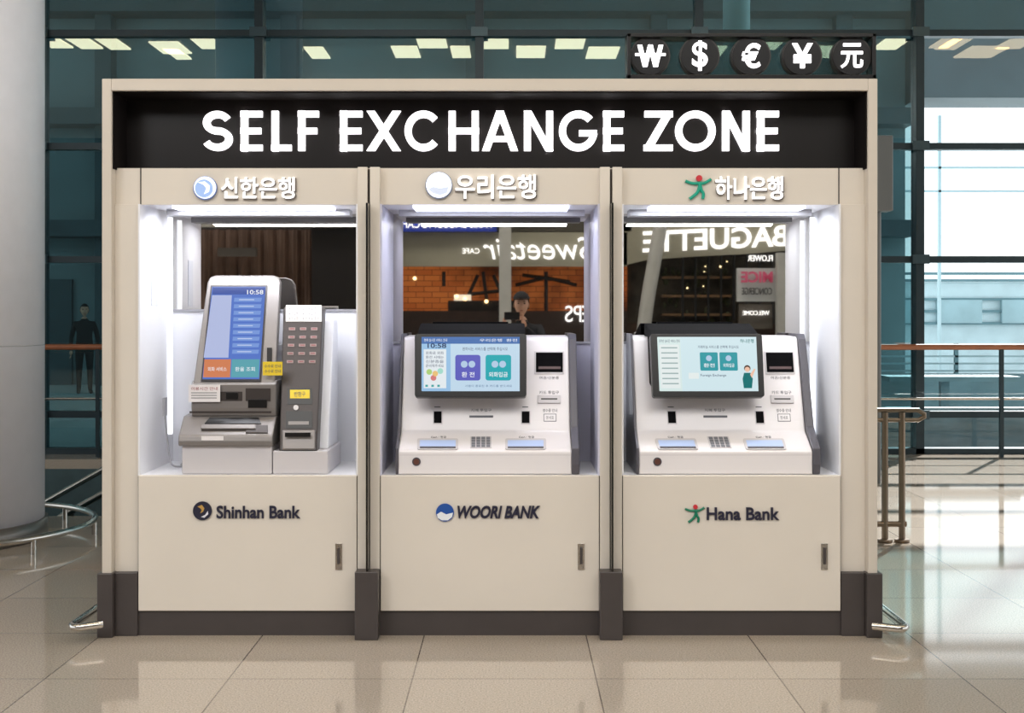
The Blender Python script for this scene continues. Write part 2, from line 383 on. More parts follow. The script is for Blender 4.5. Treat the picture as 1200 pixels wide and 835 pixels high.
boxes('led_light_panels',[(-1.62,-0.86,0.10,0.24,2.012,2.0255),(-0.47,0.27,0.06,0.30,2.012,2.0255),(0.66,1.40,0.10,0.26,2.012,2.0255)],LEDP)
boxes('led_housings',[(-1.70,-0.80,0.30,0.42,1.995,2.0255),(-0.56,0.36,0.34,0.44,1.995,2.0255),(0.58,1.48,0.32,0.44,1.995,2.0255)],mat('grey_housing',(150,150,155),0.4))
LEDV=mat('corner_light',(245,248,255),0.4,em=1.6)
boxes('corner_lights',[(-1.746,-1.728,0.50,0.52,0.9,2.0),(0.528,0.544,0.50,0.52,1.0,2.0),(1.512,1.530,0.48,0.50,0.9,2.0)],LEDV)
# header letters
H=V(0.199)
SW=8.0
signword('letters_self',H,[('S',238,273),('E',283,308),('L',319,342),('F',350,374)],130.5,177,SW,LETTER,0.02)
signword('letters_exchange',H,[('E',399,425),('X',430,470),('C',474,517),('H',526,561),('A',565,607),('N',614,648),('G',655,700),('E',707,731)],130.5,177,SW,LETTER,0.02)
signword('letters_zone',H,[('Z',754,788),('O',791,838),('N',846,878),('E',887,912)],130.5,177,SW,LETTER,0.02)
# bank names in Korean
K=V(0.049)
for w,a,b,c,d in (('신한은행',260,346,208,233),('우리은행',534,628,205,233),('하나은행',838,917,207,234)):
    text('fascia_shadow',w,K,a-0.5,b+1.5,c+0.5,d+1.5,mat('letter_shadow',(104,96,92),0.5),0.012,bold=0.018)  # offset dark copy paints a shadow behind the lit letters
    text('fascia_letters',w,K,a,b,c,d,LETTER2,0.016,bold=0.012)
GW=mat('logo_glow',(235,240,255),0.4,em=0.7)
disc('logo_disc_1_rim',K,241,220.5,14,0.013,mat('logo_blue_rim',(110,130,180),0.4)); disc('logo_disc_1',K,241,220,13,0.015,GW)
disc('logo_disc_1_sea',K,240,221,10.5,0.017,mat('logo_blue_lit',(150,178,225),0.4,em=0.4)); pslab('logo_disc_1_swirl',K,[(233,214),(241,213),(247,218),(246,225),(240,228),(243,221),(240,217)],0.019,GW)
disc('logo_disc_2_rim',K,514.5,217.5,16,0.012,mat('logo_rim',(120,130,150),0.4)); disc('logo_disc_2',K,514.5,217,15,0.016,GW)
pslab('logo_disc_2_wave',K,[(502,222),(508,219),(516,221),(526,219),(524,226),(516,229),(508,227)],0.018,mat('logo_wave',(200,210,230),0.4,em=0.4))
def figure(sf,cx,cy,s,mg,mr,th):
    disc('logo_figure_head',sf,cx+1*s,cy-10*s,3.6*s,th,mr)
    L=lambda pts:[sf.p(cx+x*s,cy+y*s)+sf.n*th*0.6 for x,y in pts]
    r=1.75*s/F*6
    tube('logo_figure_arms',L([(-15,-7),(-9,-4),(0,-4),(8,-4),(15,-9)]),r,mg,smoothc=True)
    tube('logo_figure_leg_l',L([(2,-4),(1,4),(-4,10),(-10,14)]),r*1.1,mg,smoothc=True)
    tube('logo_figure_leg_r',L([(2,-4),(3,4),(7,8),(5,14)]),r*1.1,mg,smoothc=True)
figure(K,818,219,1.0,GREEN,RED,0.012)
# bank names on doors
N=V(0.0)
text('door_letters','Shinhan Bank',N,254,352,592,607,NAVY,0.008,bold=0.02)
text('door_letters','WOORI BANK',N,536,633,592,607,NAVY,0.008,bold=0.035,shear=0.25)
text('door_letters','Hana Bank',N,828,913,594,609,NAVY,0.008,bold=0.02)
disc('door_logo_1',N,237.5,598,11,0.008,NAVY); pslab('door_logo_1_swirl',N,[(232,593),(237,591),(240,595),(238.5,599),(235,601),(237,597),(235.5,595)],0.010,GOLD)
pslab('door_logo_1_swirl_b',N,[(236,605),(241,602.5),(244,598),(244.5,602),(240,606)],0.010,mat('logo_cream',(225,225,235),0.4))
disc('door_logo_2',N,521.5,600,10.5,0.008,BLUE)
pslab('door_logo_2_wave',N,[(512,602),(517,599),(523,602),(531,600),(530,605),(525,609),(518,609),(513,606)],0.010,mat('logo_white',(230,235,240),0.4))
figure(N,814,601,0.75,GREEN_D,RED,0.008)
# handles
for i,x in enumerate((397,681,966)):
    slab('lock_plate_%d'%(i+1),N,x-4,x+4,636,667,0.006,CHROME,0.001)
    slab('lock_lever_%d'%(i+1),N,x-1.5,x+1.5,641,660,0.016,DARK,0.001)
# bumper rails
for s,xo in ((-1,-1.93),(1,1.725)):
    X=xo+s*0.09
    tube('bumper_rail_%s'%('l' if s<0 else 'r'),[(xo,0.9,0.08),(X,0.9,0.08),(X,-0.12,0.08),(X-s*0.02,-0.155,0.08),(X-s*0.05,-0.16,0.08),(xo+s*-0.04,-0.10,0.08)] if s<0 else [(xo,0.9,0.07),(X,0.9,0.07),(X,-0.10,0.07),(X-s*0.02,-0.135,0.07),(X-s*0.05,-0.14,0.07),(xo-s*0.06,-0.09,0.07)],0.018,CHROME)
    box('bumper_foot_%s'%('l' if s<0 else 'r'),min(xo,X-s*0.05)-0.0,max(xo,X-s*0.05),0.3,0.36,0,0.08,DARK)
# cable and socket in left bay
tube('white_cable',[(-1.735,0.40,1.0),(-1.72,0.38,0.9),(-1.70,0.35,0.80),(-1.66,0.25,0.765),(-1.62,0.3,0.76),(-1.66,0.4,0.762),(-1.62,0.5,0.762)],0.005,mat('cable_white',(170,170,176),0.5),smoothc=True)
box('wall_socket',-1.748,-1.738,0.40,0.46,1.0,1.09,mat('socket_grey',(190,190,195),0.5))
boxes('wall_notice',[(-1.748,-1.745,0.2,0.3,1.55,1.8)],mat('notice_pale',(215,218,228),0.5))
# --------------------------------------------------- currency symbol sign on roof
group('currency_symbol_sign',(1.1,0.06,2.608))
x0,x1=(735-600)/250,(1027-600)/250; z0,z1=2.6085,1.5+(370-39)/250
boxes('sign_frame',[(x0,x1,0,0.12,z0,z0+0.022),(x0,x1,0,0.12,z1-0.016,z1),(x0,x0+0.018,0,0.12,z0,z1),(x1-0.018,x1,0,0.12,z0,z1)],BLK,0.002)
box('sign_backplate',x0+0.018,x1-0.018,0.08,0.09,z0+0.022,z1-0.016,glassmat('smoked_sign_glass',(0.6,0.7,0.7),0.1))
S2=V(0.02)
for i,(cx,g) in enumerate(((762,'₩'),(820,'$'),(880,'€'),(940,'¥'),(998,'元'))):
    disc('disc_rim_%d'%(i+1),V(0.03),cx,65.5,23.5,0.0,mat('disc_rim',(60,56,54),0.4),base=0.05)
    disc('disc_%d'%(i+1),S2,cx,65.5,22,0.0,BLK,base=0.06)
    hw=[16,9,11,12,13][i]; hh=[11,17,14,14,14][i]
    if i==0: signword('symbol_1',V(0.019),[('W',747,777)],53,78,5.0,LETTER,0.01)
    else: text('symbol_%d'%(i+1),g,V(0.019),cx-hw,cx+hw,65-hh,66+hh,LETTER,0.01,bold=[0,.012,.022,.025,.015][i])
box('disc_bar',x0,x1,0.06,0.078,2.82-0.01,2.82+0.01,BLK)

# ---------------------------------------------------------------- touch-screen exchange machines
SHELL=mat('machine_shell_white',(232,228,230),0.3,coat=0.2)
SHELL2=mat('machine_shell_grey',(205,201,204),0.35)
CHEEK=mat('machine_side_grey',(84,82,90),0.35)
SLOTB=mat('slot_glow_blue',(165,182,215),0.3,em=0.3)
HOUS=mat('housing_black',(12,12,14),0.7,spec=0.05)
def emit(name,c):  # screen colours
    return mat(name,(10,10,10),0.15,em=1.0,emc=c)
def exchange_machine(dx,kind):
    global OFF
    group('currency_exchange_machine',(-0.127+dx,0.3,0.753)); OFF=Vector((dx,0,0.0015))
    A=(.03,.752);B=(.03,.858);C=(.18,.944);E=(.35,1.381)
    prof=[A,B,(.045,.872),(.165,.935),C,(.20,.99),E,(.37,1.395),(.57,1.40),(.57,.752)]
    extr('body',prof,-.536,.281,SHELL,0.006)
    prof2=[(.035,.752),(.02,.80),(.03,.875),(.10,.925),(.155,.965),(.19,1.05),(.33,1.385),(.36,1.41),(.57,1.41),(.57,.752)]
    extr('side_cheek_r',prof2,.2815,.318,CHEEK,0.004)
    extr('side_cheek_l',prof2,-.549,-.5365,CHEEK,0.003)
    PU=Surf((.20,.99),E); PT=Surf((.045,.872),(.165,.935)); PF=V(.03)
    # monitor
    m0=(.10,1.114); m1=(.17,1.41); MS=Surf(m0,m1)
    prism('monitor_case',[MS.p(*q)-MS.n*0.05 for q in rr(486,617,391.5,465,3)],MS.n*0.05,BLK,0.002)
    extr('monitor_housing',[(.16,1.15),(.185,1.40),(.30,1.43),(.45,1.46),(.52,1.46),(.52,1.2)],-.462,.064,HOUS,0.006)
    box('monitor_vents',-.40,-.02,.47,.522,1.46,1.468,HOUS)
    if kind==0:
        pslab('screen',MS,rr(494,609,395,458.5,1),0.0006,emit('scr_paleblue',(150,190,225)))
        slab('screen_bar',MS,494,609,395,403,0.001,emit('scr_blue',(60,105,170)))
        text('screen_bar_text','우리은행  환전',MS,562,606,397.2,400.6,emit('scr_white',(235,240,245)),0.0015)
        text('screen_title','현재 실시간 서비스 안내',MS,497,524,397,400.5,emit('scr_white',(235,240,245)),0.0015)
        text('screen_clock','10:58',MS,501,523,402.5,408,emit('scr_navy',(30,50,90)),0.0016,bold=0.02)
        slab('screen_prompt_band',MS,528,609,403,458.5,0.0009,emit('scr_pale2',(190,214,232)))
        text('screen_prompt','원하시는 서비스를 선택해 주십시오',MS,542,595,407,411,emit('scr_navy',(30,50,90)),0.0015)
        slab('screen_card',MS,496.5,523,409.5,455,0.0012,emit('scr_card',(225,232,236)))
        for k,s in enumerate(('원화로 외화','환전 시에는','신분증을','준비해주세요')):
            text('card_text_%d'%k,s,MS,499,520,412+5*k,415.6+5*k,emit('scr_navy',(30,50,90)),0.0016)
        for k,(x,y,c) in enumerate(((503,436,(170,205,120)),(510,438,(230,190,120)),(516,435,(160,215,200)),(508,443,(210,120,120)))):
            disc('card_food_%d'%k,MS,x,y,3.4,0.0016,emit('scr_food%d'%k,c),n=14)
        for k,x in enumerate((500,507,514)): slab('card_dots_%d'%k,MS,x-1.5,x+1.5,451,453.5,0.0018,emit('scr_teal',(60,160,160)))
        pslab('button_purple',MS,rr(533.5,563,416,446,3),0.0014,emit('scr_purple',(92,92,185)))
        pslab('button_teal',MS,rr(569,599,416,446,3),0.0014,emit('scr_teal2',(30,165,175)))
        text('button_text_a','환 전',MS,541,556,436,442,emit('scr_white',(235,240,245)),0.002,bold=0.01)
        text('button_text_b','외화입금',MS,573,595,436,442,emit('scr_white',(235,240,245)),0.002,bold=0.01)
        for cx in (544,553,580,589): disc('button_icon',MS,cx,427,4,0.002,emit('scr_icon',(175,200,225)),n=16)
        text('screen_foot','사용이 종료된 후 카드를 받으세요',MS,545,600,451,453.8,emit('scr_navy2',(80,110,150)),0.0015)
    else:
        o=-277
        M=lambda a:a+o
        pslab('screen',MS,rr(M(771),M(887),395,458.5,1),0.0006,emit('scr_palegrn',(212,230,228)))
        slab('screen_panel',MS,M(798),M(887),395,458.5,0.0009,emit('scr_palecy',(206,228,234)))
        slab('screen_list',MS,M(773),M(796),404,455,0.0012,emit('scr_listw',(226,234,233)))
        for k in range(8): slab('list_row_%d'%k,MS,M(775),M(794),407+6*k,408.4+6*k,0.0015,emit('scr_listg',(150,172,172)))
        text('screen_title','온라인 실시간 서비스 안내',MS,M(773),M(797),398,401.5,emit('scr_navy',(30,50,90)),0.0015)
        text('screen_brand','하나은행',MS,M(868),M(884),397.5,402,emit('scr_tealdk',(0,110,110)),0.0015,bold=0.01)
        text('screen_prompt','거래하실 서비스를 선택해 주십시오',MS,M(818),M(866),405,408.5,emit('scr_navy',(30,50,90)),0.0015)
        for k,(a,b,s) in enumerate(((820,841,'환전'),(843,864,'외화입금'))):
            pslab('button_%d'%k,MS,rr(M(a),M(b),413,434.5,1.5),0.0014,emit('scr_teal3',(40,150,160)))
            text('button_text_%d'%k,s,MS,M(a+4),M(b-4),426,430.5,emit('scr_white',(235,240,245)),0.002,bold=0.01)
            disc('button_icon_%d'%k,MS,M(a+10.5),420,3.4,0.002,emit('scr_icon',(175,200,225)),n=14)
        slab('screen_menu_a',MS,M(806),M(818),437,444,0.0014,emit('scr_listw',(226,234,233)))
        text('screen_menu_b','Foreign Exchange',MS,M(820),M(850),438.5,442,emit('scr_navy',(30,50,90)),0.0015)
        disc('avatar_hair',MS,M(875),431.8,3.8,0.0015,emit('scr_hair',(70,40,30)),n=16)
        disc('avatar_head',MS,M(875),433,3,0.0018,emit('scr_skin',(235,190,165)),n=16)
        pslab('avatar_body',MS,[(M(871),437),(M(878.5),437),(M(881),444),(M(879.5),455),(M(870),455),(M(869),444)],0.0014,emit('scr_tealdk',(0,110,110)))
        pslab('avatar_arm',MS,[(M(878),439),(M(883),432),(M(884.5),433),(M(880),443)],0.0016,emit('scr_skin',(235,190,165)))
    # reader and slots on upper panel
    slab('reader_frame',PU,626,661,412,438.5,0.004,SHELL2,0.001); slab('reader_window',PU,628,659.5,413.5,436.5,0.006,HOUS,0.001)
    slab('reader_glow',PU,631,657,430,433,0.007,mat('reader_red',(70,40,45),0.3,em=0.1))
    text('reader_label','여권/신분증',PU,632,655,441,444.5,INK,0.001)
    text('card_label','카드 투입구',PU,632,655,458,462,INK,0.001)
    slab('card_reader',PU,630,657,463.5,473,0.010,SHELL2,0.002); slab('card_slit',PU,634,653,467.5,469,0.0112,BLK)
    text('receipt_label_a','영수증 안내',PU,636,653,479,483,INK,0.001); 
    slab('receipt_icon',PU,637,652,485,494,0.0012,INK); slab('receipt_icon_in',PU,637.7,651.3,485.7,493.3,0.0018,SHELL)
    text('receipt_label_b','명세표',PU,640,649,487.5,491.5,INK,0.0022)
    text('mid_label','지폐 투입구',PU,552,576,479,482.5,INK,0.001)
    slab('mid_slit',PU,550,578,487,489.5,0.002,INK)
    for k,x in enumerate((513,616)):
        slab('sensor_%d'%k,PU,x-5.5,x+5.5,481.5,497,0.004,SHELL2,0.001); slab('sensor_glass_%d'%k,PU,x-4.5,x+4.5,482.5,496,0.005,HOUS)
        slab('sensor_label_%d'%k,PU,x-4,x+3,476.5,477.5,0.001,INK)
    # tray
    for k,(a,b) in enumerate(((489,537),(592,640))):
        pslab('cash_door_frame_%d'%k,PT,rr(a,b,514.5,527,2),0.004,SHELL2)
        slab('cash_door_%d'%k,PT,a+3,b-3,517,524.5,0.006,SLOTB)
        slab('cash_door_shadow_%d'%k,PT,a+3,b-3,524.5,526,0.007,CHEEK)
        text('cash_label_%d'%k,'Cash / 현금',PT,a+16,b-14,511,513.5,INK,0.001)
    slab('keypad_plate',PT,551,576,512,525.5,0.003,SHELL2)
    slabs('keypad_keys',PT,[(552.5+5.8*i,557+5.8*i,513+3.1*j,515.2+3.1*j) for i in range(4) for j in range(4)],0.006,mat('key_grey',(120,122,130),0.4))
    disc('key_lock_ring',PF,488,541,5,0.004,CHEEK); disc('key_lock',PF,488,541,3.4,0.006,mat('lock_brown',(120,80,70),0.3,metal=0.5))
    slab('front_seam',PF,468,669,533,533.6,0.0005,SHELL2)
    OFF=Vector((0,0,0))
exchange_machine(0.0,0)
exchange_machine(1.135,1)

# ---------------------------------------------------------------- tall ATM, left bay
group('cash_machine',(-1.34,0.3,0.753)); OFF=Vector((0,0,0.0015))
SIL=mat('atm_champagne',(130,125,123),0.38,metal=0.35,noise=0.03)
SILD=mat('atm_dark_bronze',(66,60,59),0.4,metal=0.3,noise=0.03)
SILL=mat('atm_light_silver',(172,168,168),0.35,metal=0.4)
a0=(.12,1.174); a1=(.38,1.691); AP=Surf(a0,a1)
pts=[(226,451),(322,451),(328,331),(325,325),(319,323),(252,323),(246,325),(243,331)]
prism('upper_body',[AP.p(*q) for q in pts],(0,.06,0),SIL,0.008)
box('lower_body',-1.50,-1.17,.31,.55,.885,1.36,mat('atm_rear_grey',(150,148,150),0.4),0.01)
pslab('screen_bezel',AP,[(235.5,447.5),(306,447.5),(313.5,335),(247,335)],0.006,mat('bezel_dark',(46,44,48),0.3),0.002)
pslab('screen',AP,[(237.5,445),(304,445),(311.5,337),(249,337)],0.0075,emit('atm_scr',(84,116,196)))
pslab('screen_glare_panel',AP,[(239,420),(268,420),(272,347),(249,347)],0.0082,emit('atm_scr_w',(176,186,222)))
for k in range(9):
    y=350+7.6*k; t=(y-337)/108
    pslab('menu_row_%d'%k,AP,[(275-4*t,y+4.6),(307-6*t,y+4.6),(308-6*t,y),(275.5-4*t,y)],0.0085,emit('atm_row',(104,138,208) if k%2 else (118,150,214)))
    slab('menu_text_%d'%k,AP,281-4*t,299-6*t,y+1.8,y+2.8,0.009,emit('atm_rowt',(190,204,235)))
pslab('tile_orange',AP,[(238.5,443),(270,443),(271,422),(240,422)],0.0085,emit('atm_or',(205,125,85)))
pslab('tile_teal',AP,[(271,443),(303.5,443),(304.5,422),(272,422)],0.0085,emit('atm_teal',(90,160,172)))
text('tile_text_a','외화 서비스',AP,244,266,431,436,emit('scr_white',(235,240,245)),0.009)
text('tile_text_b','환율 조회',AP,276,299,431,436,emit('scr_white',(235,240,245)),0.009)
pslab('screen_header',AP,[(249.5,346),(310.5,346),(311,338),(250,338)],0.0085,emit('atm_hd',(60,84,160)))
text('screen_clock','10:58',AP,290,309,341,346,emit('scr_white',(235,240,245)),0.0095,bold=0.01)
slab('white_notice',V(.10),221,258,451,471,0.002,mat('notice_white',(232,228,230),0.5))
text('notice_title','이용시간 안내',V(.098),224,255,453.5,457.5,mat('ink_red',(150,70,80),0.5),0.001)
slabs('notice_lines',V(.098),[(224,254,460+3*k,460.8+3*k) for k in range(3)],0.001,INK)
slab('yellow_notice',V(.10),308,331,424,440,0.002,mat('notice_yellow',(235,205,50),0.5))
for k in range(2): text('yellow_text_%d'%k,'수수료 안내',V(.098),310,329,427+6*k,431+6*k,INK,0.001)
slab('side_reader',AP,313,319,408,438,0.006,BLK,0.001)
# middle band + shelf
extr('mid_band',[(.12,1.02),(.112,1.06),(.115,1.174),(.14,1.19),(.3,1.19),(.3,1.02)],-1.532,-1.128,SIL,0.006)
MB=V(.113)
slab('mid_recess',MB,224,284,459,470,0.001,SILD); slab('card_port',MB,288,317,455,470,0.004,SILD,0.001)
slab('card_port_slit',MB,291,313,468,478,0.007,BLK,0.001); slab('sensor_eye',MB,265,279,460,468,0.005,BLK,0.001)
slab('mid_seam',MB,222,318,482,484,0.001,SILD)
extr('shelf',[(.03,.885),(.022,.905),(.03,.935),(.05,.952),(.125,1.02),(.3,1.03),(.3,.885)],-1.572,-1.128,SIL,0.006)
SH=Surf((.05,.952),(.125,1.02))
pslab('cash_well',SH,[(236,505),(306,505),(301,491),(245,491)],0.002,SILD)
pslab('cash_slot',SH,[(240,497),(306,497),(303,490),(246,490)],0.005,BLK)
slab('cash_lip',SH,236,300,499,504,0.012,SIL,0.002)
slab('coin_tray',SH,288,314,499,508,0.006,SILD,0.002)
slab('shelf_label',V(.026),236,262,511,516,0.002,mat('notice_white',(232,228,230),0.5))
slab('shelf_line',V(.026),218,318,517.5,519,0.001,SILD)
# base
extr('base_body',[(.05,.752),(.05,.885),(.5,.885),(.5,.752)],-1.56,-1.135,SHELL2,0.004)
box('base_body_side',-1.131,-.87,.05,.5,.752,.86,SHELL2,0.004)
# side unit
b0=(.06,.862); b1=(.3,1.542); SU=Surf(b0,b1)
prism('side_unit',[SU.p(*q) for q in [(327,529),(371,530),(378.5,362),(376,360),(334,360),(332,362)]],(0,.10,0),SILD,0.006)
extr('side_unit_shell',[(.16,.86),(.37,1.48),(.5,1.48),(.5,.86)],-1.10,-.885,WHITE,0.006)
slab('side_notice',SU,335,377,358,377,0.003,mat('notice_white2',(232,228,225),0.5))
for k in range(3): text('side_notice_text_%d'%k,'동전교환 이용안내 및 주의',SU,338,374,360.5+5.5*k,364.5+5.5*k,INK,0.0035)
slabs('side_labels',SU,[(338.5+13*i-0.6*j,346+13*i-0.6*j,384+9.6*j,387.4+9.6*j) for i in range(3) for j in range(5)],0.003,mat('label_pink',(150,130,128),0.5))
slabs('side_label_red',SU,[(340+13*i-0.6*j,345+13*i-0.6*j,385+9.6*j,386.2+9.6*j) for i in range(3) for j in range(5)],0.0036,mat('label_red',(140,80,80),0.5))
slab('side_yellow_frame',SU,337,366,455,474,0.002,BLK); slab('side_yellow',SU,340,363,457,467,0.003,mat('notice_yellow',(235,205,50),0.5))
text('side_yellow_text','반환구',SU,345,358,459,465,INK,0.004)
disc('side_button',SU,347,478,3,0.006,SILL)
slab('side_slot',SU,335,366,482,502,0.002,BLK); slab('side_slot_grid',SU,338,362,494,498,0.004,SIL)
slab('side_slot_lip',SU,331,370,505,528,0.02,SIL,0.006)
slab('side_lip_slot',V(.045),334,364,507,512,0.003,BLK)
OFF=Vector((0,0,0))

# ---------------------------------------------------------------- shops opposite (seen in the mirrors)
YB=-13.0
def R(px,py,yb=YB):
    d=7.2-yb; return Vector(((px-600)/F*d,yb,1.5+(370-py)/F*d))
def rbox(name,a,b,c,d,m,yb=YB,th=0.1,bevel=0.0):
    p=R(a,d,yb); q=R(b,c,yb); return box(name,p.x,q.x,yb-th,yb,p.z,q.z,m,bevel)
def rtext(name,s,a,b,c,d,m,yb=YB,bold=0.0,rot=0.0,shear=0.0):
    o=Vector((0,0.02,0)); bl=R(b,d,yb)+o; br=R(a,d+rot,yb)+o; tl=R(b,c,yb)+o
    return textq(name,s,bl,br,tl,m,0.03,bold,shear)
nogroup()
box('wall_front',-16,16,-14.2,-14,0,6.5,mat('shop_back_wall',(34,28,26),0.6,noise=0.2,nscale=2))
group('storefront',(0,-13,0))
OLV=mat('shop_fascia',(146,143,126),0.5,noise=0.1,nscale=1)
SIGN=mat('shop_sign_lit',(255,255,255),0.4,em=1.8)
rbox('fascia_mid',440,735,272,312,OLV); rbox('blue_band',440,582,240,271,mat('blue_band',(40,58,150),0.4,em=0.35),yb=-12.8)
rtext('blue_text','PARIS BAGUETTE CAFE',468,576,258,267,SIGN,yb=-12.78)
rtext('cafe_sign_text','Sweetair',566,694,278,304,SIGN,bold=0.0,shear=0.2); rtext('cafe_sub_text','CAFE',542,562,291,297,SIGN)
rbox('upper_band_mid',582,740,230,271,mat('shop_dark',(70,66,58),0.5))
# warm timber / brick interior
bm_=bpy.data.materials.new('amber_lit_brick'); bm_.use_nodes=True; nt=bm_.node_tree; b=nt.nodes['Principled BSDF']
tc=nt.nodes.new('ShaderNodeTexCoord'); mp=nt.nodes.new('ShaderNodeMapping'); mp.inputs['Rotation'].default_value=(math.radians(90),0,0)
br=nt.nodes.new('ShaderNodeTexBrick'); br.inputs['Scale'].default_value=1; br.inputs['Brick Width'].default_value=.26; br.inputs['Row Height'].default_value=.09; br.inputs['Mortar Size'].default_value=.006
br.inputs['Color1'].default_value=lin((206,118,56)); br.inputs['Color2'].default_value=lin((180,94,42)); br.inputs['Mortar'].default_value=lin((120,64,34))
nz=nt.nodes.new('ShaderNodeTexNoise'); nz.inputs['Scale'].default_value=0.9; nz.inputs['Detail'].default_value=3
rp=nt.nodes.new('ShaderNodeValToRGB'); rp.color_ramp.elements[0].position=0.38; rp.color_ramp.elements[0].color=(.12,.09,.07,1); rp.color_ramp.elements[1].position=.6
mxx=nt.nodes.new('ShaderNodeMix'); mxx.data_type='RGBA'; mxx.blend_type='MULTIPLY'; mxx.inputs[0].default_value=1
nt.links.new(tc.outputs['Object'],mp.inputs[0]); nt.links.new(mp.outputs[0],br.inputs['Vector']); nt.links.new(tc.outputs['Object'],nz.inputs['Vector']); nt.links.new(nz.outputs['Fac'],rp.inputs[0])
nt.links.new(br.outputs['Color'],mxx.inputs[6]); nt.links.new(rp.outputs[0],mxx.inputs[7]); nt.links.new(mxx.outputs[2],b.inputs['Base Color'])
nt.links.new(mxx.outputs[2],b.inputs['Emission Color']); b.inputs['Emission Strength'].default_value=0.6  # emission makes the bricks glow like warm shop light, noise dims patches
rbox('brick_wall',440,735,305,440,bm_,yb=-13.6)
rbox('shop_counter',440,735,364,470,mat('shop_counter',(40,26,20),0.4,noise=0.2),yb=-12.9)
DK=mat('shop_frames',(16,14,14),0.4)
for k,(p,q) in enumerate((((560,322),(540,365)),((578,322),(596,362)),((566,318),(572,364)),((548,345),(592,340)),((640,318),(640,365)),((604,334),(640,325)),((676,334),(640,325)),((612,322),(668,330)),((520,318),(520,335)))):
    tube('shop_frame_%d'%k,[R(*p,yb=-13.3),R(*q,yb=-13.3)],0.03,DK)
rbox('bar_shelf',525,605,352,366,mat('bar_shelf',(20,16,15),0.4),yb=-13.1)
for k,(x,y) in enumerate(((545,350),(570,353),(535,347),(486,326))):
    ball('shop_lamp_%d'%k,R(x,y,-13.0),0.03,mat('shop_bulb',(255,215,150),0.4,em=5))
rbox('menu_boards',532,552,345,352,mat('menu_lit',(230,220,200),0.4,em=1.0),yb=-13.0)
WC=mat('shop_column',(175,175,170),0.45,noise=0.05)
rbox('column_mid',585,599,200,500,WC,yb=-12.7,th=0.15)
for k,x in enumerate((662,672,682)): rtext('eps_letters_%d'%k,'EPS'[2-k],x,x+9,358,377,SIGN,yb=-12.6)
# right: bakery
tube('curved_column',[R(778,240,-12.6),R(768,300,-12.6),R(757,360,-12.6),R(750,430,-12.6),R(748,480,-12.6)],0.11,WC,smoothc=True)
arc=[(700,318),(760,304),(820,300),(880,297),(960,290),(1080,282),(1080,230),(700,230)]
prism('bakery_fascia',[R(*q) for q in arc],(0,-0.1,0),OLV)
rtext('bakery_letters','PARIS BAGUETTE',753,1020,259,284,SIGN,bold=0.02,rot=12)
rbox('bakery_interior',728,1100,300,440,mat('bakery_dark',(64,56,44),0.5,noise=0.6,nscale=5),yb=-13.7)
rtext('flower_sign','FLOWER',876,905,299,306,SIGN,yb=-12.75)
IP=mat('info_panel',(180,182,180),0.3,em=0.18)
rbox('info_panel',864,909,314,353,IP,yb=-12.8)
rtext('info_text_a','MICE',868,905,318,331,mat('info_letters',(190,80,110),0.4,em=0.3),yb=-12.78,bold=0.03)
rtext('info_text_b','CONCIERGE',869,904,337,345,mat('info_dark',(50,50,52),0.4),yb=-12.78)
rbox('info_panel_low',866,905,356,385,mat('info_panel_low',(80,74,66),0.4),yb=-12.8)
rtext('info_text_d','WELCOME',870,901,364,369,SIGN,yb=-12.78)
rbox('column_right',911,926,296,500,WC,yb=-12.6,th=0.15)
rbox('info_panel_side',927,962,296,352,IP,yb=-12.95)
rtext('info_text_c','CONCIERGE',928,962,318,328,mat('info_dark',(50,50,52),0.4),yb=-12.9)
FOL=mat('shop_foliage',(58,62,38),0.7,noise=0.5,nscale=20)
for k in range(40):
    x=random.uniform(775,860); y=random.uniform(312,385)
    ball('plant_clump_%d'%k,R(x,y,-13.5),random.uniform(.02,.06),FOL,sc=(1,.6,1.6),seg=6)
for k in range(10):
    ball('bakery_bulb_%d'%k,R(random.uniform(800,905),random.uniform(303,340),-13.2),random.uniform(.010,.018),mat('bulb_warm',(255,230,170),0.4,em=4),seg=8)
for k in range(8):
    x=800+k*15; tube('hanging_rod_%d'%k,[R(x,298,-13.4),R(x,375,-13.4)],0.02,DK)
boxes('bakery_shelves',[(R(780,0).x,R(862,0).x,-13.6,-13.4,z,z+.04) for z in (1.5,1.8,2.1)],mat('shelf_wood',(110,82,54),0.5,noise=.2))
rbox('counter_right',728,1100,378,470,mat('bakery_counter',(60,44,34),0.4,noise=0.2),yb=-13.0)
# left: curtains
CURT=mat('brown_curtain',(104,82,70),0.8,noise=0.15,nscale=3)
vs=[];fs=[];n=120
for i in range(n+1):
    px=205+(365-205)*i/n; p=R(px,262,-12.9); dy=0.07*math.sin(i*0.55)+0.03*math.sin(i*1.7)
    vs+=[(p.x,-12.9+dy,0.0),(p.x,-12.9+dy,2.85)]
    if i: k=2*i; fs.append((k-2,k,k+1,k-1))
mk('curtain',vs,fs,CURT,smooth=True)
rbox('pillar_left',366,425,200,500,mat('pillar_black',(22,18,18),0.4),yb=-12.4,th=0.4)
rbox('soffit_left',100,440,240,266,mat('soffit_grey',(140,138,130),0.6),yb=-12.2)
rbox('panel_left',255,300,290,300,mat('panel_grey',(90,84,78),0.6),yb=-12.5)

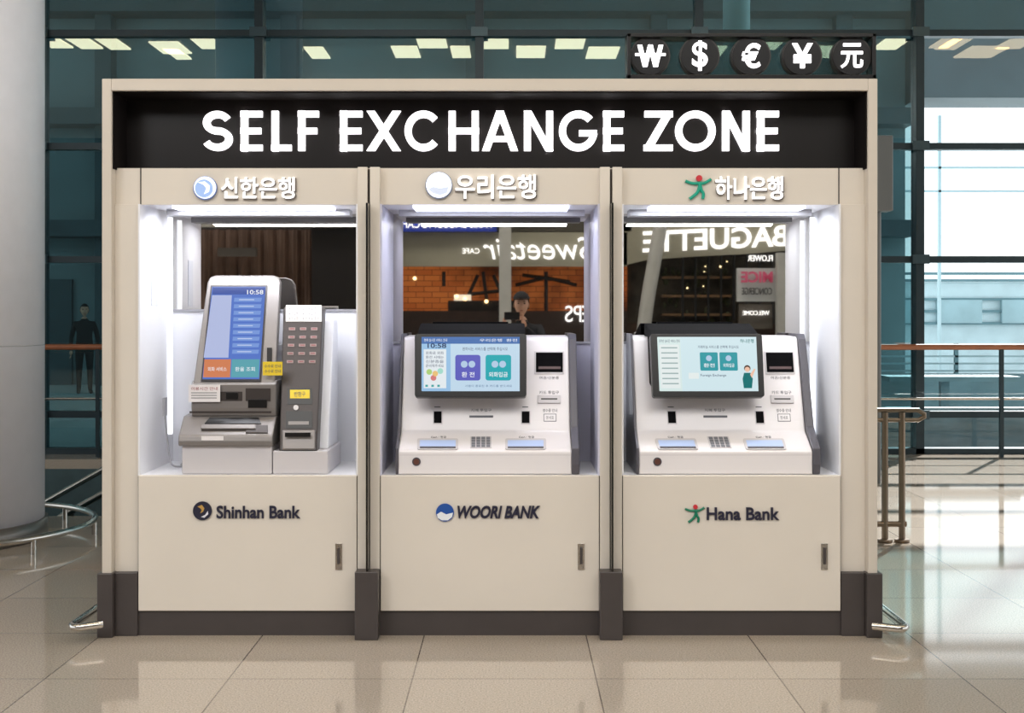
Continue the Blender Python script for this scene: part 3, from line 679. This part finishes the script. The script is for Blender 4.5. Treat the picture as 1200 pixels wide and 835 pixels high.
# ---------------------------------------------------------------- people
SKIN=mat('skin',(205,160,135),0.5,noise=0.04)
def skinmesh(nodes,edges,root):
    names=list(nodes); me=bpy.data.meshes.new('sk'); me.from_pydata([nodes[k][0] for k in names],[(names.index(a),names.index(b)) for a,b in edges],[])
    ob=bpy.data.objects.new('sk',me); COL.objects.link(ob)
    md=ob.modifiers.new('skin','SKIN'); md.use_smooth_shade=True
    for i,k in enumerate(names):
        r=nodes[k][1]; r=r if isinstance(r,tuple) else (r,r)
        me.skin_vertices[0].data[i].radius=r; me.skin_vertices[0].data[i].use_root=(k==root)
    sb=ob.modifiers.new('sub','SUBSURF'); sb.levels=2; sb.render_levels=2
    out=tomesh(ob); bpy.data.objects.remove(ob); return out
def finish(name,me,loc,rz,mats,pick):
    M=Matrix.Translation(loc)@Matrix.Rotation(rz,4,'Z'); me.materials.clear()
    for m in mats: me.materials.append(m)
    for p in me.polygons: p.material_index=pick(p.center); p.use_smooth=True
    me.transform(M); me.name=name; return add(name,me,None)
def person(name,loc,rz,arms,coat,trousers,cap=None,hair=(20,16,14),coat_hem=0.9):
    mc=mat(name+'_coat',coat,0.8,noise=0.1); mt=mat(name+'_trousers',trousers,0.8,noise=0.1); ms=mat(name+'_shoes',(20,20,22),0.5)
    mh=mat(name+'_hair',hair,0.7)
    nd={'pel':((0,0,.96),(.16,.115)),'wai':((0,0,1.10),(.145,.105)),'che':((0,0,1.28),(.165,.115)),'nb':((0,-.01,1.43),(.075,.07)),'nk':((0,.005,1.53),(.055,.055))}
    ed=[('pel','wai'),('wai','che'),('che','nb'),('nb','nk')]
    for s,t in ((-1,'l'),(1,'r')):
        nd['sh'+t]=((s*.175,-.01,1.375),.062); nd['el'+t]=(arms[t][0],.046); nd['wr'+t]=(arms[t][1],.029)
        nd['hi'+t]=((s*.09,0,.87),.098); nd['kn'+t]=((s*.10,.015,.49),.064); nd['an'+t]=((s*.105,-.02,.09),.043); nd['to'+t]=((s*.12,.14,.045),.04)
        ed+=[('che','sh'+t),('sh'+t,'el'+t),('el'+t,'wr'+t),('pel','hi'+t),('hi'+t,'kn'+t),('kn'+t,'an'+t),('an'+t,'to'+t)]
    me=skinmesh(nd,ed,'pel')
    zmin=min(v.co.z for v in me.vertices)
    loc=Vector((loc[0],loc[1],loc[2]-zmin)); group(name,loc)   # soles rest on the floor
    def pick(c):
        if c.z<0.12: return 2
        if c.z>1.47 and abs(c.x)<0.09 and abs(c.y)<.1: return 3
        if c.z<coat_hem and abs(c.x)<0.21: return 1
        return 0
    finish('body',me,loc,rz,[mc,mt,ms,SKIN],pick)
    # hands
    for t in 'lr':
        w=Vector(arms[t][1]); d=Vector(arms[t][2]).normalized(); side=Vector(arms[t][3]).normalized(); pn=d.cross(side)
        parts=[({'a':(w,.024),'b':(w+d*.05,(.036,.018)),'c':(w+d*.085,(.038,.016))},[('a','b'),('b','c')],'a')]
        for k,(o,L) in enumerate(((-.030,.070),(-.010,.080),(.011,.074),(.031,.058))):
            b0=w+d*.08+side*o; cu=pn*0.012
            parts.append(({'a':(b0,.0095),'b':(b0+d*L*.45,.009),'c':(b0+d*L*.75+cu,.0085),'d':(b0+d*L*.95+cu*2.2,.0075)},[('a','b'),('b','c'),('c','d')],'a'))
        b0=w+d*.03-side*.03
        parts.append(({'a':(b0,.012),'b':(b0+d*.03-side*.025,.011),'c':(b0+d*.06-side*.035+pn*.01,.0095)},[('a','b'),('b','c')],'a'))
        for k,pt in enumerate(parts):
            finish('hand_%s_%d'%(t,k),skinmesh(*pt),loc,rz,[SKIN],lambda c:0)
    # head
    bm=bmesh.new(); bmesh.ops.create_uvsphere(bm,u_segments=32,v_segments=24,radius=1)
    for v in bm.verts:
        x,y,z=v.co; w=.077*(1-0.22*max(0,-z)); 
        ny=y*.097
        if y>0: ny=y*.090; 
        if y>.75 and -.35<z<.12 and abs(x)<.22: ny+=.022*(1-abs(x)/.22)*(1-abs(z+.15)/.3 if abs(z+.15)<.3 else 0)
        if y>.6 and -.75<z<-.5 and abs(x)<.4: ny+=.006
        v.co=Vector((x*w,ny,z*.118+1.64))
    me=bpy.data.meshes.new('h'); bm.to_mesh(me); bm.free()
    finish('head',me,loc,rz,[SKIN],lambda c:0)
    M=Matrix.Translation(loc)@Matrix.Rotation(rz,4,'Z')
    for s in (-1,1):
        ball('ear_%s'%('l' if s<0 else 'r'),M@Vector((s*.078,-.005,1.635)),.03,SKIN,(.3,.6,1),12)
        ball('eye_%s'%('l' if s<0 else 'r'),M@Vector((s*.03,.080,1.652)),.011,mat('eye_dark',(30,22,20),0.2),(1.2,.5,.7),12)
        ball('brow_%s'%('l' if s<0 else 'r'),M@Vector((s*.031,.084,1.672)),.016,mh,(1.1,.3,.2),12)
    ball('mouth',M@Vector((0,.083,1.575)),.02,mat('lips',(160,90,80),0.5),(1,.3,.22),12)
    bm=bmesh.new(); bmesh.ops.create_uvsphere(bm,u_segments=32,v_segments=24,radius=1)
    for v in bm.verts: v.co=Vector((v.co.x*.087,v.co.y*.107-.006,v.co.z*.122+1.65))
    bmesh.ops.delete(bm,geom=[v for v in bm.verts if (v.co.y>.03 and v.co.z<1.70) or v.co.z<1.58],context='VERTS')
    me=bpy.data.meshes.new('hair'); bm.to_mesh(me); bm.free(); finish('hair',me,loc,rz,[mh],lambda c:0)
    if cap:
        mcap=mat(name+'_cap',cap,0.8)
        bm=bmesh.new(); bmesh.ops.create_uvsphere(bm,u_segments=32,v_segments=24,radius=1)
        for v in bm.verts: v.co=Vector((v.co.x*.095,v.co.y*.115-.004,v.co.z*.11+1.675))
        bmesh.ops.delete(bm,geom=[v for v in bm.verts if v.co.z<1.69],context='VERTS')
        me=bpy.data.meshes.new('cap'); bm.to_mesh(me); bm.free(); finish('cap',me,loc,rz,[mcap],lambda c:0)
        n=16; pr=[(.085*math.cos(math.pi*i/n),.085+.075*math.sin(math.pi*i/n),1.70) for i in range(n+1)]
        vs=[M@Vector(p) for p in pr]+[M@(Vector(p)+Vector((0,0,-.008))) for p in pr]
        mk('cap_brim',vs,[tuple(range(n+1)),tuple(range(2*n+1,n,-1))]+[(i,i+1,n+2+i,n+1+i) for i in range(n)],mcap)
# photographer: holds the phone up behind the viewpoint
person('photographer',(0.10,-6.46,0),0,{'l':((-.27,.12,1.18),(-.20,.335,1.40),(.35,.25,1),(.1,1,-.2)),'r':((.25,.12,1.18),(.04,.335,1.40),(-.35,.25,1),(.1,-1,.2))},(28,30,36),(30,32,40),cap=(24,24,28))
box('phone',-.08,.08,-6.045,-6.035,1.46,1.54,BLK,0.003)
# distant walker in dark coat
person('pedestrian',(-8.35,19,-0.01),math.radians(200),{'l':((-.25,.0,1.10),(-.25,.05,.86),(0,.1,-1),(0,1,0)),'r':((.25,.0,1.10),(.25,.05,.86),(0,.1,-1),(0,1,0))},(22,24,28),(18,20,24),coat_hem=0.7)

# ---------------------------------------------------------------- lights
def area(name,loc,rot,sx,sy,p,c):
    l=bpy.data.lights.new(name,'AREA'); l.shape='RECTANGLE'; l.size=sx; l.size_y=sy; l.energy=p; l.color=c
    o=bpy.data.objects.new(name,l); o.location=loc; o.rotation_euler=rot; COL.objects.link(o); return o
area('hall_ceiling_light',(0,-5.5,6.4),(math.radians(22),0,0),12,5,880,(1.0,.97,.93))
area('column_fill_light',(-6.9,-9,6.35),(math.radians(20),0,0),3.6,3,440,(.97,.98,1.0))  # added fill to brighten the column, placed clear of the glass reflections
area('shop_fill_light',(0,-10.5,6.0),(math.radians(-45),0,0),14,1,330,(1,.96,.88))  # added fill that brightens the shopfronts for the mirrors
area('bay_light_left',(-1.24,.2,2.005),(math.radians(8),0,0),.8,.15,8,(.95,.96,1))
area('bay_light_middle',(-.10,.2,2.005),(math.radians(8),0,0),.8,.15,5,(.88,.90,1))
area('bay_light_right',(1.03,.2,2.005),(math.radians(8),0,0),.8,.15,8,(.93,.96,1))
sd=bpy.data.lights.new('sun','SUN'); sd.energy=15; sd.angle=0.02; sd.color=(1,.98,.97)
so=bpy.data.objects.new('sun',sd); COL.objects.link(so)
so.rotation_euler=Vector((-.6,-1,-.8)).to_track_quat('-Z','Y').to_euler()
w=bpy.data.worlds.new('sky'); S.world=w; w.use_nodes=True; bg=w.node_tree.nodes['Background']
bg.inputs[0].default_value=(0.93,0.975,1.0,1); bg.inputs[1].default_value=1.8

# ---------------------------------------------------------------- camera
cd=bpy.data.cameras.new('camera'); cd.sensor_width=36; cd.lens=F/1200*36; cd.shift_y=(370-417.5)/1200
co=bpy.data.objects.new('camera',cd); co.location=CAM; co.rotation_euler=(math.radians(90),0,0); COL.objects.link(co); S.camera=co
S.view_settings.view_transform='Standard'
